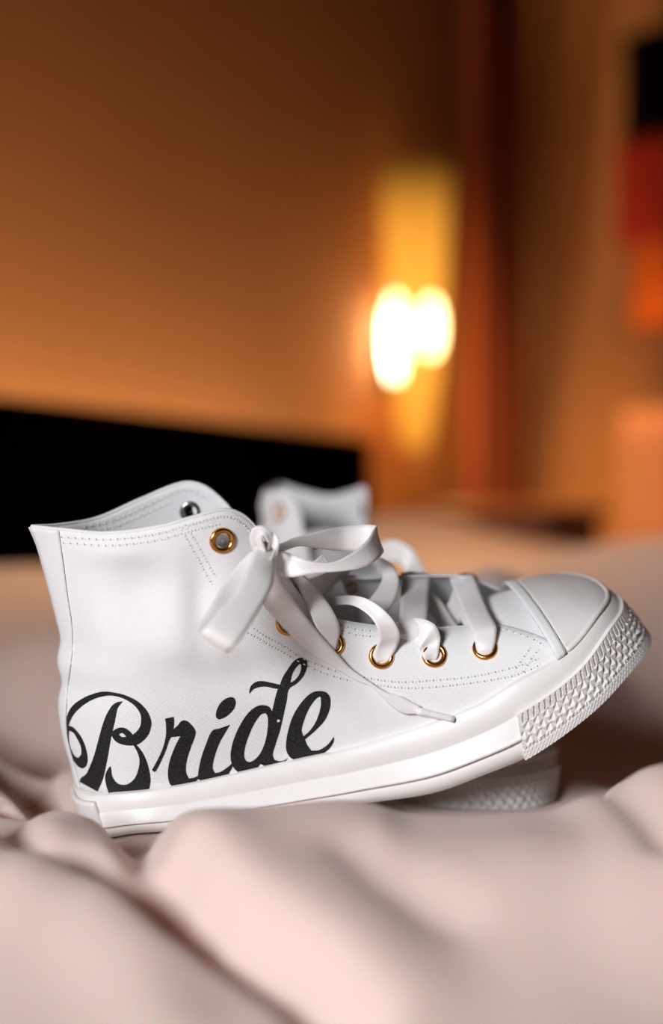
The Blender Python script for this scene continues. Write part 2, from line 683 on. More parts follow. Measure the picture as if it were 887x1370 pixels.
def upper(t, v, side):
    """side -1 near, +1 far; t 0 heel .. 1 front tip; v 0 rubber line .. 1 top edge"""
    s = t * SEND
    b2 = fT(s) + (fB(s) - fT(s)) * .16
    u = (fUN if side < 0 else fUF)(t)
    k = smooth(.36, .60, t)
    vz = v * (1 - k) + math.sin(v * math.pi / 2) * k
    h0 = fH(v)
    p = b2 * (1 - vz) + u[:2] * vz
    b0 = fT(0) + (fB(0) - fT(0)) * .16
    p = p + (1 - t) ** 4 * (h0 - (b0 * (1 - v) + fUN(0)[:2] * v))
    wb = W(s) - .0022
    # heel becomes a sharp fold towards the collar
    yl = wb * (1 - v) + u[2] * v + .0035 * math.sin(math.pi * v) * smooth(.0, .15, t) * (1 - k)
    ye = u[2] + (wb - u[2]) * math.cos(v * math.pi / 2)
    y = yl * (1 - k) + ye * k
    pt = np.array([p[0], side * y, p[1]])
    if side < 0:
        a, c = project(to_world(pt))
        for dx, dy, sx, sy, am in DENTS:
            pt[1] += 1.6 * am * math.exp(-((a - dx) / sx) ** 2 - ((c - dy) / sy) ** 2) * min(1, t * 12)
    return pt


NT, NVU = 90, 44
tt = np.linspace(0, 1, NT) ** 1.6
cols = [(t, -1) for t in tt[::-1]] + [(t, 1) for t in tt[1:]]
vs = np.linspace(0, 1, NVU)
GU = np.array([[upper(t, v, sd) for v in vs] for t, sd in cols])
NUp = grid_normals(GU)
if NUp[NT // 2, 10] @ np.array([0, -1, 0]) < 0:
    NUp = -NUp
FU = grid_faces(len(cols), NVU)
# drop degenerate tip columns
part('canvas_upper', GU.reshape(-1, 3), FU, M['canvas'], solid=.0013, solid_in=True)
BV = BVHTree.FromPolygons([tuple(v) for v in to_world(GU.reshape(-1, 3))], FU)


def hit(px, py):
    d = raydir(px, py)
    d = d / np.linalg.norm(d)
    h = BV.ray_cast(Vector(C_), Vector(d))
    if h[0] is None:
        return None, None
    nrm = np.array(h[1])
    if nrm @ d > 0:
        nrm = -nrm
    return np.array(h[0]), nrm


# ---- hem roll along the collar and eyestay edge
edge = GU[:, -1] - 0
sel = edge[8:-8]
V, Fc = tube(sel, .00085, 8)
part('edge_binding', V, Fc, M['canvas'])

# ---- heel strip with a dark seam
SEAM = [(110, 1050), (101, 1018), (92, 982), (91, 945), (95, 905), (99, 868), (98, 838), (92, 800), (88, 770), (80, 714)]
fS = crs(arckeys(SEAM), np.array(SEAM))
NS = 60
strip, seam = [], []
for v in np.linspace(0.0, 1, NS):
    sx = fS(v)[0]
    lo, hi = 0.0, .3
    for _ in range(24):
        md = (lo + hi) / 2
        if project(to_world(upper(md, v, -1)))[0] < sx:
            lo = md
        else:
            hi = md
    ts = lo
    row = [upper(ts * q, v, -1) for q in np.linspace(1, 0, 9)] + [upper(ts * q, v, 1) for q in np.linspace(0, 1, 9)[1:]]
    strip.append(row)
strip = np.array(strip)
NSt = grid_normals(strip)
if NSt[NS // 2, 8] @ np.array([-1, 0, 0]) < 0:
    NSt = -NSt
seam = strip[:, 0] + NSt[:, 0] * .0003
st = strip + NSt * .0010
st[:, 8] += np.array([-.0004, 0, 0])
part('heel_strip', st.reshape(-1, 3), grid_faces(NS, 17), M['canvas'], solid=.0010, solid_in=True)
V, Fc = tube(seam[1:], .00042, 6)
part('heel_seam', V, Fc, M['dark_thread'], label='dark grey seam line')

# ---- stitching
def densify(pts, step):
    p = np.asarray(pts, float)
    f = crs(arckeys(p), p)
    L = np.linalg.norm(np.diff(p, axis=0), axis=1).sum()
    n = max(2, int(L / step))
    return [f(i / n) for i in range(n + 1)]


rim = [(84, 709), (110, 711), (145, 713), (180, 710), (215, 704), (265, 690), (300, 682), (322, 690)]
ROWS = [[(a, b2 + 9) for a, b2 in rim], [(a + 3, b2 + 17) for a, b2 in rim[:-1]],
        [(241, 706), (262, 742), (287, 786)], [(249, 703), (270, 738), (294, 780)],
        [(340, 841), (351, 849), (368, 858), (386, 868), (395, 875), (413, 884), (431, 891), (450, 898), (462, 903)],
        [(332, 847), (340, 851), (359, 862), (378, 872), (397, 883), (415, 892), (433, 900), (452, 906), (474, 912)],
        [(488, 906), (511, 910), (531, 912), (554, 912), (582, 910), (619, 907), (650, 902), (694, 891), (730, 878)],
        [(492, 914), (527, 919), (560, 920), (602, 917), (649, 911), (694, 902), (728, 887)],
        [(691, 893), (704, 875), (716, 860)], [(700, 898), (712, 880), (724, 865)],
        [(670, 842), (694, 849), (716, 858), (736, 869)], [(456, 838), (480, 844), (505, 846)],
        [(458, 845), (480, 851), (505, 853)], [(404, 802), (412, 815), (420, 822)],
        [(317, 696), (330, 706), (336, 716)],
        [(110, 706), (150, 697), (200, 675), (243, 656), (262, 658), (285, 672)],
        [(120, 712), (155, 704), (205, 683), (238, 668)]]
stv, sth = [], []
for row in ROWS:
    pts = densify(row, 4.6)
    W3 = []
    for a, b2 in pts:
        h, nn = hit(a, b2)
        W3.append((h, nn))
    for i in range(0, len(W3) - 2, 2):
        if W3[i][0] is None or W3[i + 1][0] is None:
            continue
        p0, n0 = W3[i]
        p1, _ = W3[i + 1]
        if np.linalg.norm(p1 - p0) > .006:
            continue
        c = (p0 + p1) / 2
        c = c + n0 * .00060
        ax = (p1 - p0) * .66
        sd = np.cross(n0, ax)
        sd = sd / (np.linalg.norm(sd) + 1e-9) * .00058
        up = n0 * .0006
        vq = [c - ax, c - ax * .6 + sd, c + ax * .6 + sd, c + ax, c + ax * .6 - sd, c - ax * .6 - sd, c - ax * .4 + up, c + ax * .4 + up]
        stv.append((to_local(np.array(vq)), [(0, 6, 1), (1, 6, 7, 2), (2, 7, 3), (3, 7, 4), (4, 7, 6, 5), (5, 6, 0)]))
        hc = p0 - ax * .08 + n0 * .00078
        e2 = sd * .95
        e1 = ax / (np.linalg.norm(ax) + 1e-9) * .00052
        sth.append((to_local(np.array([hc - e1, hc + e2, hc + e1, hc - e2])), [(0, 1, 2, 3)]))
V, Fc = merge(stv)
part('stitching', V, Fc, M['thread'], kind='stuff')
V, Fc = merge(sth)
part('needle_holes', V, Fc, M['hole'], kind='stuff')


# ---- eyelets
def lathe(c, nrm, prof, seg=36):
    a = np.cross(nrm, np.array([0, 0, 1.0]))
    a /= np.linalg.norm(a)
    b2 = np.cross(nrm, a)
    V = []
    for k in range(seg):
        q = 2 * math.pi * k / seg
        e = a * math.cos(q) + b2 * math.sin(q)
        for r, h in prof:
            V.append(c + e * r + nrm * h)
    m = len(prof)
    return np.array(V), grid_faces(seg, m, True)


ring_prof = [(.0060, -.0002), (.0060, .0010), (.0056, .0017), (.0049, .0020), (.0041, .0018), (.0034, .0010), (.0030, -.0008), (.0029, -.003)]
EYES = [(649, 868), (581, 877), (510, 878), (444, 862), (385, 833), (297, 723)]
for a, b2 in EYES:
    h, nn = hit(a, b2)
    V, Fc = lathe(to_local(h), nn @ A1.T, ring_prof)
    part('eyelet', V, Fc, M['brass'], label='copper-gold eyelet ring')
h6, n6 = hit(297, 723)
V, Fc = lathe(to_local(h6), n6 @ A1.T, [(.0031, .0010), (.0024, .0009), (.0014, .0008), (.0003, .0008)], 24)
part('eyelet_backing', V, Fc, M['steel'], label='silver eyelet back in the top eyelet')
h7, n7 = hit(255, 684)
V, Fc = lathe(to_local(h7), n7 @ A1.T, [(.0056, -.0002), (.0056, .0010), (.0047, .0018), (.0036, .0018), (.0028, .0006), (.0026, -.001)])
part('eyelet', V, Fc, M['steel'], label='silver inner eyelet on the far flap')
V, Fc = lathe(to_local(h7), n7 @ A1.T, [(.0029, .00085), (.0015, .0008), (.0002, .0008)], 20)
part('eyelet_hole', V, Fc, M['black'])

for t in (.50, .60, .70, .80):
    p = upper(t, .74, 1)
    nn = np.cross(upper(t + .01, .74, 1) - p, upper(t, .76, 1) - p)
    nn /= np.linalg.norm(nn)
    if nn[1] < 0:
        nn = -nn
    V, Fc = lathe(p + nn * .0003, nn, ring_prof, 20)
    part('eyelet', V, Fc, M['brass'], label='copper-gold eyelet ring')

# ---- tongue
TG = [(650, 820, .020), (600, 828, .024), (540, 835, .027), (480, 830, .028), (430, 812, .029), (390, 780, .030), (360, 745, .031), (335, 712, .031)]
fTg = crs(arckeys([(a, b2) for a, b2, _ in TG]), [(*px_local(a, b2, 0)[[0, 2]], wv) for a, b2, wv in TG])
G = []
for k in np.linspace(0, 1, 26):
    x, z, wv = fTg(k)
    G.append([(x, wv * c, z - .009 - .008 * c * c + .001 * math.sin(9 * c + 5 * k)) for c in np.linspace(-1, 1, 15)])
part('tongue', np.array(G).reshape(-1, 3), grid_faces(26, 15), M['lining'], solid=.0015)
# insole
G = [[(fB(s)[0], W(s) * .92 * c, fB(s)[1] + .012) for c in np.linspace(-1, 1, 9)] for s in np.linspace(.02, .97, 40)]
part('insole', np.array(G).reshape(-1, 3), grid_faces(40, 9), M['lining'])

# ------------------------------------------------------------------ shoe 1
shoe1 = empty('high_top_sneaker', tuple(O1), 'white canvas high-top sneaker printed with Bride, toe raised, in front', 'shoe')


def emit_part(name, Vw, Fc, m, parent, kw):
    o = mesh_obj(name, Vw, Fc, m, parent, kw.get('smooth_', True), kw.get('kind'), kw.get('label'))
    if kw.get('solid'):
        md = o.modifiers.new('solid', 'SOLIDIFY')
        md.thickness = kw['solid']
        md.offset = 0 if not kw.get('solid_in') else 0
    return o


for name, V, Fc, m, kw in PARTS:
    emit_part(name, to_world(V), Fc, m, shoe1, kw)

# ---- printed word, projected on the canvas
KB, OB = 160 / 887, (85, 900)
KR, OR_ = 160 / 887, (190, 880)
KD, OD = 160 / 887, (300, 870)
GLY = []
GLY.append((KB, OB, [(445, 208), (425, 232), (405, 265), (385, 360), (360, 470), (330, 640), (300, 780), (262, 876), (200, 843), (132, 806),
                     (140, 776), (175, 750), (205, 690), (235, 610), (265, 500), (295, 390), (325, 310), (362, 248), (400, 216)], []))
GLY.append((KB, OB, [(38, 400), (37, 330), (60, 268), (110, 217), (200, 165), (300, 136), (400, 145), (480, 168), (560, 213), (620, 278), (650, 350),
                     (648, 400), (625, 460), (580, 508), (535, 531), (470, 532), (410, 515), (372, 478), (364, 448), (380, 420), (420, 402),
                     (460, 405), (495, 428), (515, 455), (550, 425), (574, 380), (577, 320), (560, 275), (520, 230), (460, 192), (400, 171), (340, 165),
                     (270, 180), (200, 210), (130, 260), (82, 312), (54, 370), (48, 400)],
            [[(418, 447), (440, 440), (460, 455), (468, 470), (440, 471), (420, 460)]]))
GLY.append((KB, OB, [(38, 385), (75, 397), (112, 432), (150, 490), (178, 570), (188, 640), (176, 688), (150, 705), (118, 688), (82, 638), (58, 590), (46, 535), (40, 460)],
            [[(54, 425), (84, 440), (115, 490), (140, 550), (141, 602), (120, 626), (96, 614), (72, 575), (56, 525), (50, 470)]]))
GLY.append((KB, OB, [(540, 522), (590, 590), (620, 660), (640, 740), (645, 800), (632, 882), (500, 886), (342, 888), (322, 820), (317, 760), (334, 712), (354, 685),
                     (360, 715), (367, 762), (400, 810), (440, 825), (490, 815), (535, 770), (560, 700), (566, 640), (550, 580), (520, 528)], []))
GLY.append((KR, OR_, [(172, 445), (235, 432), (238, 470), (232, 525), (265, 495), (290, 465), (315, 457), (350, 475), (395, 535), (390, 580), (360, 660),
                      (330, 760), (325, 840), (345, 888), (380, 884), (412, 870), (416, 892), (370, 935), (300, 950), (240, 965), (205, 925), (192, 860), (200, 780),
                      (225, 700), (260, 620), (285, 575), (215, 582), (200, 610), (180, 670), (150, 740), (105, 830), (90, 840), (75, 825), (100, 780),
                      (140, 700), (165, 630), (178, 560), (178, 490)], []))
GLY.append((KR, OR_, [(520, 535), (580, 515), (650, 490), (620, 540), (570, 630), (535, 730), (522, 810), (538, 848), (580, 840), (640, 800), (668, 774), (670, 800),
                      (615, 880), (530, 898), (445, 918), (412, 885), (420, 820), (440, 730), (475, 630)], []))
GLY.append((KR, OR_, [(684, 300), (692, 335), (668, 388), (612, 435), (568, 452), (548, 435), (548, 400), (570, 345), (612, 303), (660, 288)], []))
GLY.append((KD, OD, [(350, 450), (330, 415), (290, 402), (240, 410), (180, 455), (120, 540), (70, 650), (48, 740), (48, 810), (70, 865), (112, 908), (170, 895), (230, 880),
                     (268, 835), (290, 848), (322, 860), (375, 850), (430, 838), (474, 792), (440, 812), (400, 815), (370, 805), (358, 770), (375, 700), (410, 590), (440, 460), (460, 370),
                     (478, 285), (540, 240), (590, 180), (615, 110), (612, 70), (580, 50), (545, 55), (505, 85), (460, 150), (430, 200), (412, 252),
                     (350, 238), (290, 226), (240, 228), (205, 250), (185, 285), (183, 320), (215, 285), (260, 270), (310, 268), (365, 280), (395, 283), (375, 350), (356, 430)],
            [[(300, 460), (270, 470), (230, 520), (190, 600), (155, 700), (145, 780), (160, 815), (190, 822), (240, 790), (275, 740), (305, 660), (320, 570), (322, 510), (315, 475)],
             [(568, 100), (555, 97), (525, 130), (500, 180), (488, 238), (525, 215), (555, 175), (570, 130)],
             [(385, 512), (398, 505), (411, 512), (411, 522), (398, 528), (385, 522)]]))
GLY.append((KD, OD, [(700, 298), (750, 305), (780, 335), (788, 380), (775, 450), (740, 520), (690, 575), (640, 620), (598, 655), (610, 690), (645, 738), (700, 735), (760, 700),
                     (795, 660), (810, 635), (814, 660), (790, 710), (740, 755), (680, 780), (610, 797), (545, 813), (490, 790), (460, 740), (457, 680), (470, 600), (500, 500), (550, 410),
                     (610, 340), (655, 308)],
            [[(715, 345), (705, 338), (670, 365), (620, 440), (585, 530), (572, 590), (585, 632), (625, 600), (670, 540), (700, 470), (716, 400)]]))


def soften(P):
    """chord-preserving smoothing: rounds gentle turns, keeps sharp corners"""
    P = [np.array(p, float) for p in P]
    n = len(P)
    out = []
    tan = []
    for i in range(n):
        a, b2 = P[i] - P[i - 1], P[(i + 1) % n] - P[i]
        ca = a @ b2 / (np.linalg.norm(a) * np.linalg.norm(b2) + 1e-9)
        tan.append(None if ca < .62 else (P[(i + 1) % n] - P[i - 1]))
    for i in range(n):
        p0, p1 = P[i], P[(i + 1) % n]
        L = np.linalg.norm(p1 - p0)
        def tg(j, d):
            t = tan[j]
            return d if t is None else t / (np.linalg.norm(t) + 1e-9) * L
        m0, m1 = tg(i, p1 - p0), tg((i + 1) % n, p1 - p0)
        k = max(2, int(L / 12))
        for q in range(k):
            t = q / k
            out.append((2 * t**3 - 3 * t**2 + 1) * p0 + (t**3 - 2 * t**2 + t) * m0 + (-2 * t**3 + 3 * t**2) * p1 + (t**3 - t**2) * m1)
    return out


def on_upper(px, py):
    h, nn = hit(px, py)
    if h is None or h[1] > 0.70:
        h, nn = hit(px + 2.5, py)
    for k in range(1, 12):
        if h is not None:
            break
        h, nn = hit(px + 2.5, py - 1.5 * k)
        if h is not None:
            h = at(px, py, h[1])
    if h is None:
        return None
    return h + nn * .00095


for k, o_, outer, holes in GLY:
    loops = [soften(outer)] + [soften(h) for h in holes]
    polys = [[Vector((o_[0] + p[0] * k, o_[1] + p[1] * k, 0)) for p in l] for l in loops]
    tris = tessellate_polygon(polys)
    flat = [p for l in polys for p in l]
    bm = bmesh.new()
    vs_ = [bm.verts.new(p) for p in flat]
    for t in tris:
        try:
            bm.faces.new([vs_[i] for i in t])
        except ValueError:
            pass
    for _ in range(4):
        le = [e for e in bm.edges if e.calc_length() > 5.0]
        if not le:
            break
        bmesh.ops.subdivide_edges(bm, edges=le, cuts=1)
        bmesh.ops.triangulate(bm, faces=bm.faces[:])
    bm.verts.index_update()
    last = None
    Vw = []
    for v in bm.verts:
        p = on_upper(v.co.x, v.co.y)
        if p is None:
            p = last if last is not None else at(v.co.x, v.co.y, .64)
        last = p
        Vw.append(p)
    Fc = [tuple(v.index for v in f.verts) for f in bm.faces]
    bm.free()
    mesh_obj('printed_letter', np.array(Vw), Fc, M['print'], shoe1)


# ---- satin ribbon laces
def ribbon(name, rows, parent, label=None, thick=.0005, step=7, m=None):
    """rows: (ax, ay, bx, by, depth) with depth a world distance, or ('s', off) = off in front of the canvas"""
    A, B = [], []
    for ax_, ay_, bx_, by_, dp in rows:
        if isinstance(dp, tuple) and dp[0] == 's':
            da = hit(ax_, ay_)[0]
            db = hit(bx_, by_)[0]
            fa = da[1] if da is not None else None
            fb = db[1] if db is not None else None
            fa = fa if fa is not None else fb
            fb = fb if fb is not None else fa
            A.append(at(ax_, ay_, fa - dp[1]))
            B.append(at(bx_, by_, fb - dp[1]))
        else:
            d2 = dp if isinstance(dp, tuple) else (dp, dp)
            A.append(at(ax_, ay_, d2[0]))
            B.append(at(bx_, by_, d2[1]))
    A, B = np.array(A), np.array(B)
    ky = arckeys((A + B) / 2)
    fa, fb = crs(ky, A), crs(ky, B)
    n = len(rows) * step
    G = []
    for i in range(n + 1):
        a, b2 = fa(i / n), fb(i / n)
        G.append([a + (b2 - a) * q for q in np.linspace(0, 1, 7)])
    G = np.array(G)
    nn = grid_normals(G)
    for j, q in enumerate(np.linspace(0, 1, 7)):
        G[:, j] += nn[:, j] * .0005 * math.sin(math.pi * q)
    o = mesh_obj(name, G.reshape(-1, 3), grid_faces(n + 1, 7), m or M['satin'], parent, True, None, label)
    md = o.modifiers.new('solid', 'SOLIDIFY')
    md.thickness = thick
    md.offset = 0
    return o


S2 = ('s', .0012)
ribbon('lace_strap', [(600, 772, 634, 769, .700), (611, 800, 645, 797, .680), (622, 826, 656, 822, .658), (631, 845, 664, 838, .646), (635, 857, 664, 849, ('s', .0045)),
                      (637, 867, 662, 862, ('s', .0028)), (640, 875, 658, 873, ('s', .0014)), (644, 879, 654, 879, ('s', -.002))], shoe1)
ribbon('lace_strap', [(536, 766, 576, 768, .702), (536, 790, 574, 792, .686), (535, 815, 573, 817, .662), (533, 832, 572, 834, .648), (531, 846, 570, 852, .645), (529, 856, 566, 862, .648)], shoe1)
ribbon('lace_strap', [(530, 832, 534, 852, .660), (548, 828, 545, 857, .652), (566, 828, 554, 862, .645), (582, 836, 560, 867, .642), (589, 851, 563, 873, .643),
                      (588, 866, 566, 879, ('s', .003)), (585, 880, 570, 885, ('s', .0015)), (582, 887, 574, 888, ('s', -.002))], shoe1)
ribbon('lace_strap', [(430, 806, 434, 818, .668), (441, 801, 443, 812, .660), (458, 797, 460, 809, .650), (485, 799, 477, 812, .640), (509, 812, 495, 825, .635), (527, 831, 504, 839, .634),
                      (535, 849, 507, 855, .637), (533, 862, 503, 866, ('s', .004)), (526, 875, 499, 877, ('s', .002)), (519, 885, 504, 886, ('s', .0012)), (514, 888, 508, 888, ('s', -.002))], shoe1)
ribbon('lace_strap', [(488, 750, 496, 742, .690), (499, 752, 513, 748, .686), (509, 761, 527, 758, .682), (512, 772, 534, 776, .678), (506, 786, 531, 798, .674), (496, 799, 520, 816, .672),
                      (484, 812, 503, 830, .674), (474, 822, 488, 842, .680)], shoe1)
ribbon('lace_strap', [(384, 764, 402, 768, .650), (396, 782, 420, 784, .646), (407, 803, 436, 803, .642), (414, 824, 448, 822, .639), (423, 843, 455, 842, ('s', .004)), (433, 858, 452, 858, ('s', .0025)),
                      (441, 868, 449, 870, ('s', .001)), (445, 872, 448, 874, ('s', -.002))], shoe1)
ribbon('lace_strap', [(388, 755, 398, 780, .650), (412, 760, 414, 796, .655), (440, 755, 432, 797, .668), (470, 748, 452, 778, .69), (480, 748, 466, 770, .70)], shoe1)
ribbon('lace_strap', [(548, 792, 572, 788, .700), (566, 810, 590, 804, .690), (584, 832, 604, 826, .684), (596, 848, 616, 842, .68)], shoe1)
ribbon('lace_strap', [(606, 790, 620, 800, .700), (600, 806, 622, 816, .694), (588, 824, 616, 836, .688), (580, 842, 606, 850, .684)], shoe1)
tail = ribbon('lace_tail', [(352, 742, 366, 740, .610), (352, 770, 370, 762, .612), (352, 806, 381, 784, .619), (368, 827, 403, 815, ('s', .006)), (387, 848, 428, 848, ('s', .005)), (409, 868, 450, 873, ('s', .004)),
                            (440, 889, 468, 893, ('s', .003)), (474, 909, 484, 905, ('s', .003)), (494, 917, 497, 914, ('s', .003)), (511, 932, 517, 926, ('s', .003)),
                            (525, 946, 535, 931, ('s', .003)), (541, 955, 550, 939, ('s', .003)), (560, 955, 562, 945, ('s', .003))], shoe1)
ag = []
for q in np.linspace(0, 1, 8):
    x, y = 557 + 50 * q, 949 + 12 * q
    h, nn = hit(x, y)
    ag.append((h if h is not None else at(x, y, .64)) + np.array([0, -.0035, 0]))
V, Fc = tube(np.array(ag), [.0018] * 2 + [.0016] * 6, 10)
mesh_obj('aglet', V, Fc, M['satin'], tail, True, None, 'clear-tipped lace end')
V, Fc = tube(np.array([ag[-1], ag[-1] + (ag[-1] - ag[-2]) * .12]), .00135, 10)
mesh_obj('aglet_tip', V, Fc, M['hole'], tail)
ribbon('bow_loop', [(346, 722, 368, 732, .612), (341, 735, 367, 760, .604), (330, 762, 364, 784, .594), (312, 796, 347, 816, .583), (288, 823, 329, 845, .574), (272, 842, 313, 866, .570),
                    (266, 848, 303, 872, .575), (268, 834, 305, 856, .584), (284, 806, 322, 826, .594), (299, 781, 334, 798, .604), (317, 757, 346, 768, .611), (338, 736, 356, 745, .614)], shoe1,
       'loose satin bow loop hanging down the side')
ribbon('bow_loop', [(366, 735, 364, 762, .618), (378, 737, 373, 769, .616), (400, 746, 391, 772, .612), (420, 752, 420, 767, .612), (444, 752, 456, 764, .615), (467, 742, 483, 760, .620), (488, 726, 503, 750, .628),
                    (501, 707, 512, 740, .640), (503, 703, 512, 736, .648), (490, 702, 500, 738, .656), (462, 704, 466, 738, .654), (440, 707, 440, 736, .646), (418, 713, 420, 733, .638),
                    (395, 719, 399, 731, .630), (376, 727, 378, 738, .622), (364, 732, 366, 742, .618)], shoe1, 'satin bow loop curling over the opening')
ribbon('bow_knot', [(340, 742, 356, 738, .606), (334, 720, 351, 722, .603), (339, 706, 352, 716, .602), (352, 704, 357, 720, .602), (363, 714, 360, 726, .604), (366, 730, 358, 738, .608)], shoe1)
ribbon('bow_knot', [(356, 716, 362, 732, .608), (366, 713, 366, 734, .605), (373, 724, 365, 742, .604), (371, 742, 360, 752, .606), (364, 757, 354, 756, .610)], shoe1)
ribbon('lace_tail', [(396, 764, 412, 776, .652), (418, 752, 436, 766, .650), (428, 744, 440, 754, .650), (431, 741, 434, 744, .650)], shoe1)

# ------------------------------------------------------------------ shoe 2: the same pattern straightened, toe under the first
sN = np.linspace(0, 1, 240)
Pc = np.array([fB(s) for s in sN])
k0 = int((sN < .42).sum())              # flat from heel to waist, the ball bend kept
Pc[:k0] = Pc[k0] + (np.arange(k0) - k0)[:, None] / 2.0 * (Pc[k0 + 2] - Pc[k0]) * np.array([1, .55])
al = np.r_[0, np.cumsum(np.linalg.norm(np.diff(Pc, axis=0), axis=1))]
Tn = np.gradient(Pc, axis=0)
Tn /= np.linalg.norm(Tn, axis=1, keepdims=True)
Nn = np.stack([-Tn[:, 1], Tn[:, 0]], 1)
SL = al[-1]


def straight(V):
    x, z = V[:, 0], V[:, 2]
    D = (x[:, None] - Pc[None, :, 0]) ** 2 + (z[:, None] - Pc[None, :, 1]) ** 2
    i = D.argmin(1)
    dx = x - Pc[i, 0]
    dz = z - Pc[i, 1]
    n_ = dx * Nn[i, 0] + dz * Nn[i, 1]
    t_ = dx * Tn[i, 0] + dz * Tn[i, 1]
    s = al[i] + t_
    u = np.clip(s / SL, 0, 1)
    z2 = np.clip((n_ - .07) / .06, 0, 1)          # the loose collar of this one slumps together
    s = s - (s - .050) * .28 * z2
    spring = .012 * np.clip((u - .7) / .3, 0, 1) ** 2
    return np.stack([s, V[:, 1], n_ + spring], 1)


D2 = np.array([.50, -.866, -.15])
D2 /= np.linalg.norm(D2)
E2 = np.array([.866, .50, 0.0])
Z2 = np.cross(D2, E2)
A2 = np.array([D2, E2, Z2])
CB = np.array([.070, .749, .0])          # ball of the second shoe
O2 = CB - D2 * (SL - .052)
O2[2] = -.0235 - D2[2] * SL
shoe2 = empty('high_top_sneaker', tuple(O2), 'second white high-top sneaker behind, its toe under the first', 'shoe')
allv = []
for t0, t1 in ((.44, .47), (.53, .50), (.60, .63), (.69, .66), (.77, .80)):
    rows = []
    for q in np.linspace(0, 1, 13):
        row = []
        for dt in (-.016, .016):
            a, b2 = upper(t0 + dt, .90, -1), upper(t1 + dt, .90, 1)
            row.append(a + (b2 - a) * q + np.array([0, 0, .0035 + .010 * math.sin(math.pi * q)]))
        rows.append([row[0] + (row[1] - row[0]) * k for k in np.linspace(0, 1, 4)])
    PARTS.append(('lace_strap', np.array(rows).reshape(-1, 3), grid_faces(13, 4), M['satin'], {'solid': .0006}))
for name, V, Fc, m, kw in PARTS:
    if name == 'eyelet_backing':
        continue
    Vs = straight(V)
    Vw = O2 + Vs @ A2
    emit_part(name, Vw, Fc, m, shoe2, kw)
    if name == 'rubber_sole':
        sole2 = (Vw, Fc)
ribbon('lace_loop', [(500, 752, 512, 772, .79), (506, 730, 516, 756, .785), (528, 723, 530, 752, .78), (552, 736, 540, 762, .775), (570, 766, 548, 782, .775)], shoe2)
sole1 = (to_world([p for p in PARTS if p[0] == 'rubber_sole'][0][1]), [p for p in PARTS if p[0] == 'rubber_sole'][0][2])
bump2 = [p for p in PARTS if p[0] == 'toe_bumper'][0]
B1 = BVHTree.FromPolygons([tuple(v) for v in sole1[0]], sole1[1])
B2 = BVHTree.FromPolygons([tuple(v) for v in sole2[0]], sole2[1])

# ------------------------------------------------------------------ duvet
CREST = [(-200, 1090), (0, 1093), (60, 1098), (130, 1114), (180, 1108), (255, 1088), (340, 1084), (440, 1074), (500, 1078), (545, 1091), (600, 1092), (680, 1088), (745, 1084),
         (800, 1058), (887, 1024), (1100, 1000)]
YC = .560
fcrest = crs([at(a, b2, YC)[0] for a, b2 in CREST], [at(a, b2, YC)[2] for a, b2 in CREST])
base = crs([0, .25, .36, .44, .50, .56, .62, .70, .85, 1.0, 1.3, 1.7, 2.3], [-.10, -.06, -.034, -.014, .0, .0, .0, .002, .018, .036, .058, .062, .066])


def seg_d(x, y, pl):
    best, par = 9, 0
    for (ax_, ay_), (bx_, by_) in zip(pl[:-1], pl[1:]):
        vx, vy = bx_ - ax_, by_ - ay_
        t = ((x - ax_) * vx + (y - ay_) * vy) / (vx * vx + vy * vy)
        t = min(max(t, 0), 1)
        dx, dy = x - ax_ - t * vx, y - ay_ - t * vy
        d = math.hypot(dx, dy)
        if d < best:
            best = d
            par = (dx * vy - dy * vx)
    return best if par >= 0 else -best


def gl(pts, z=0.01):
    return [tuple(ground(a, b2, z)[:2]) for a, b2 in pts]


def fg(pts):
    """points on the foreground cloth, found on its own slope"""
    out = []
    for a, b2 in pts:
        z = 0.0
        for _ in range(12):
            p = ground(a, b2, z)
            zc = fcrest(p[0])
            g = math.exp(-((p[1] - YC) / (.045 if p[1] > YC else .075)) ** 2)
            z = .5 * z + .5 * (base(p[1]) + (zc - base(YC)) * g)
        out.append(tuple(p[:2]))
    return out


FOLDS = [  # (polyline, height, width)
    (fg([(170, 1112), (200, 1140), (235, 1185), (300, 1245), (400, 1310), (470, 1380)]), -.0055, .010),
    (fg([(225, 1160), (240, 1185), (255, 1205)]), -.004, .012),
    (fg([(280, 1120), (330, 1180), (420, 1240), (540, 1320)]), .006, .020),
    (fg([(-40, 1105), (40, 1120), (95, 1135), (160, 1160), (215, 1180)]), -.0040, .009),
    (fg([(40, 1185), (110, 1220), (180, 1290), (230, 1380)]), .006, .020),
    (fg([(520, 1098), (600, 1106), (680, 1112), (760, 1110), (887, 1125)]), -.0022, .008),
    (fg([(600, 1180), (750, 1160), (950, 1190)]), .005, .03),
    (fg([(470, 1130), (520, 1180), (600, 1230)]), -.0018, .012),
    (gl([(-20, 1000), (60, 1055), (120, 1090)]), -.007, .012),
    (gl([(-30, 960), (60, 1010), (100, 1050)], .03), .008, .018),
    (gl([(-20, 925), (40, 930), (90, 935)], .04), .012, .030),
    (gl([(40, 985), (75, 1015), (95, 1040)], .02), -.007, .010),
    (gl([(-20, 860), (50, 880), (90, 900)], .05), -.014, .05),
    (gl([(-40, 800), (60, 805), (110, 820)], .06), .012, .08),
    (gl([(0, 1040), (60, 1068), (108, 1097)], .015), -.006, .005),
    (gl([(770, 1075), (820, 1045), (900, 1022)], .02), -.005, .007),
]
BUMPS = [(.215, .815, -.034, .075), (.27, 1.0, -.060, .13), (.110, .98, .070, .050), (.155, 1.03, .05, .05), (*at(555, 690, 2.0)[:2], .05, .16), (*at(880, 750, 1.40)[:2], .045, .13), (*at(30, 730, 1.42)[:2], .026, .12)]
RHILL = gl([(845, 1042), (890, 1010), (950, 985), (1050, 960)], .03)


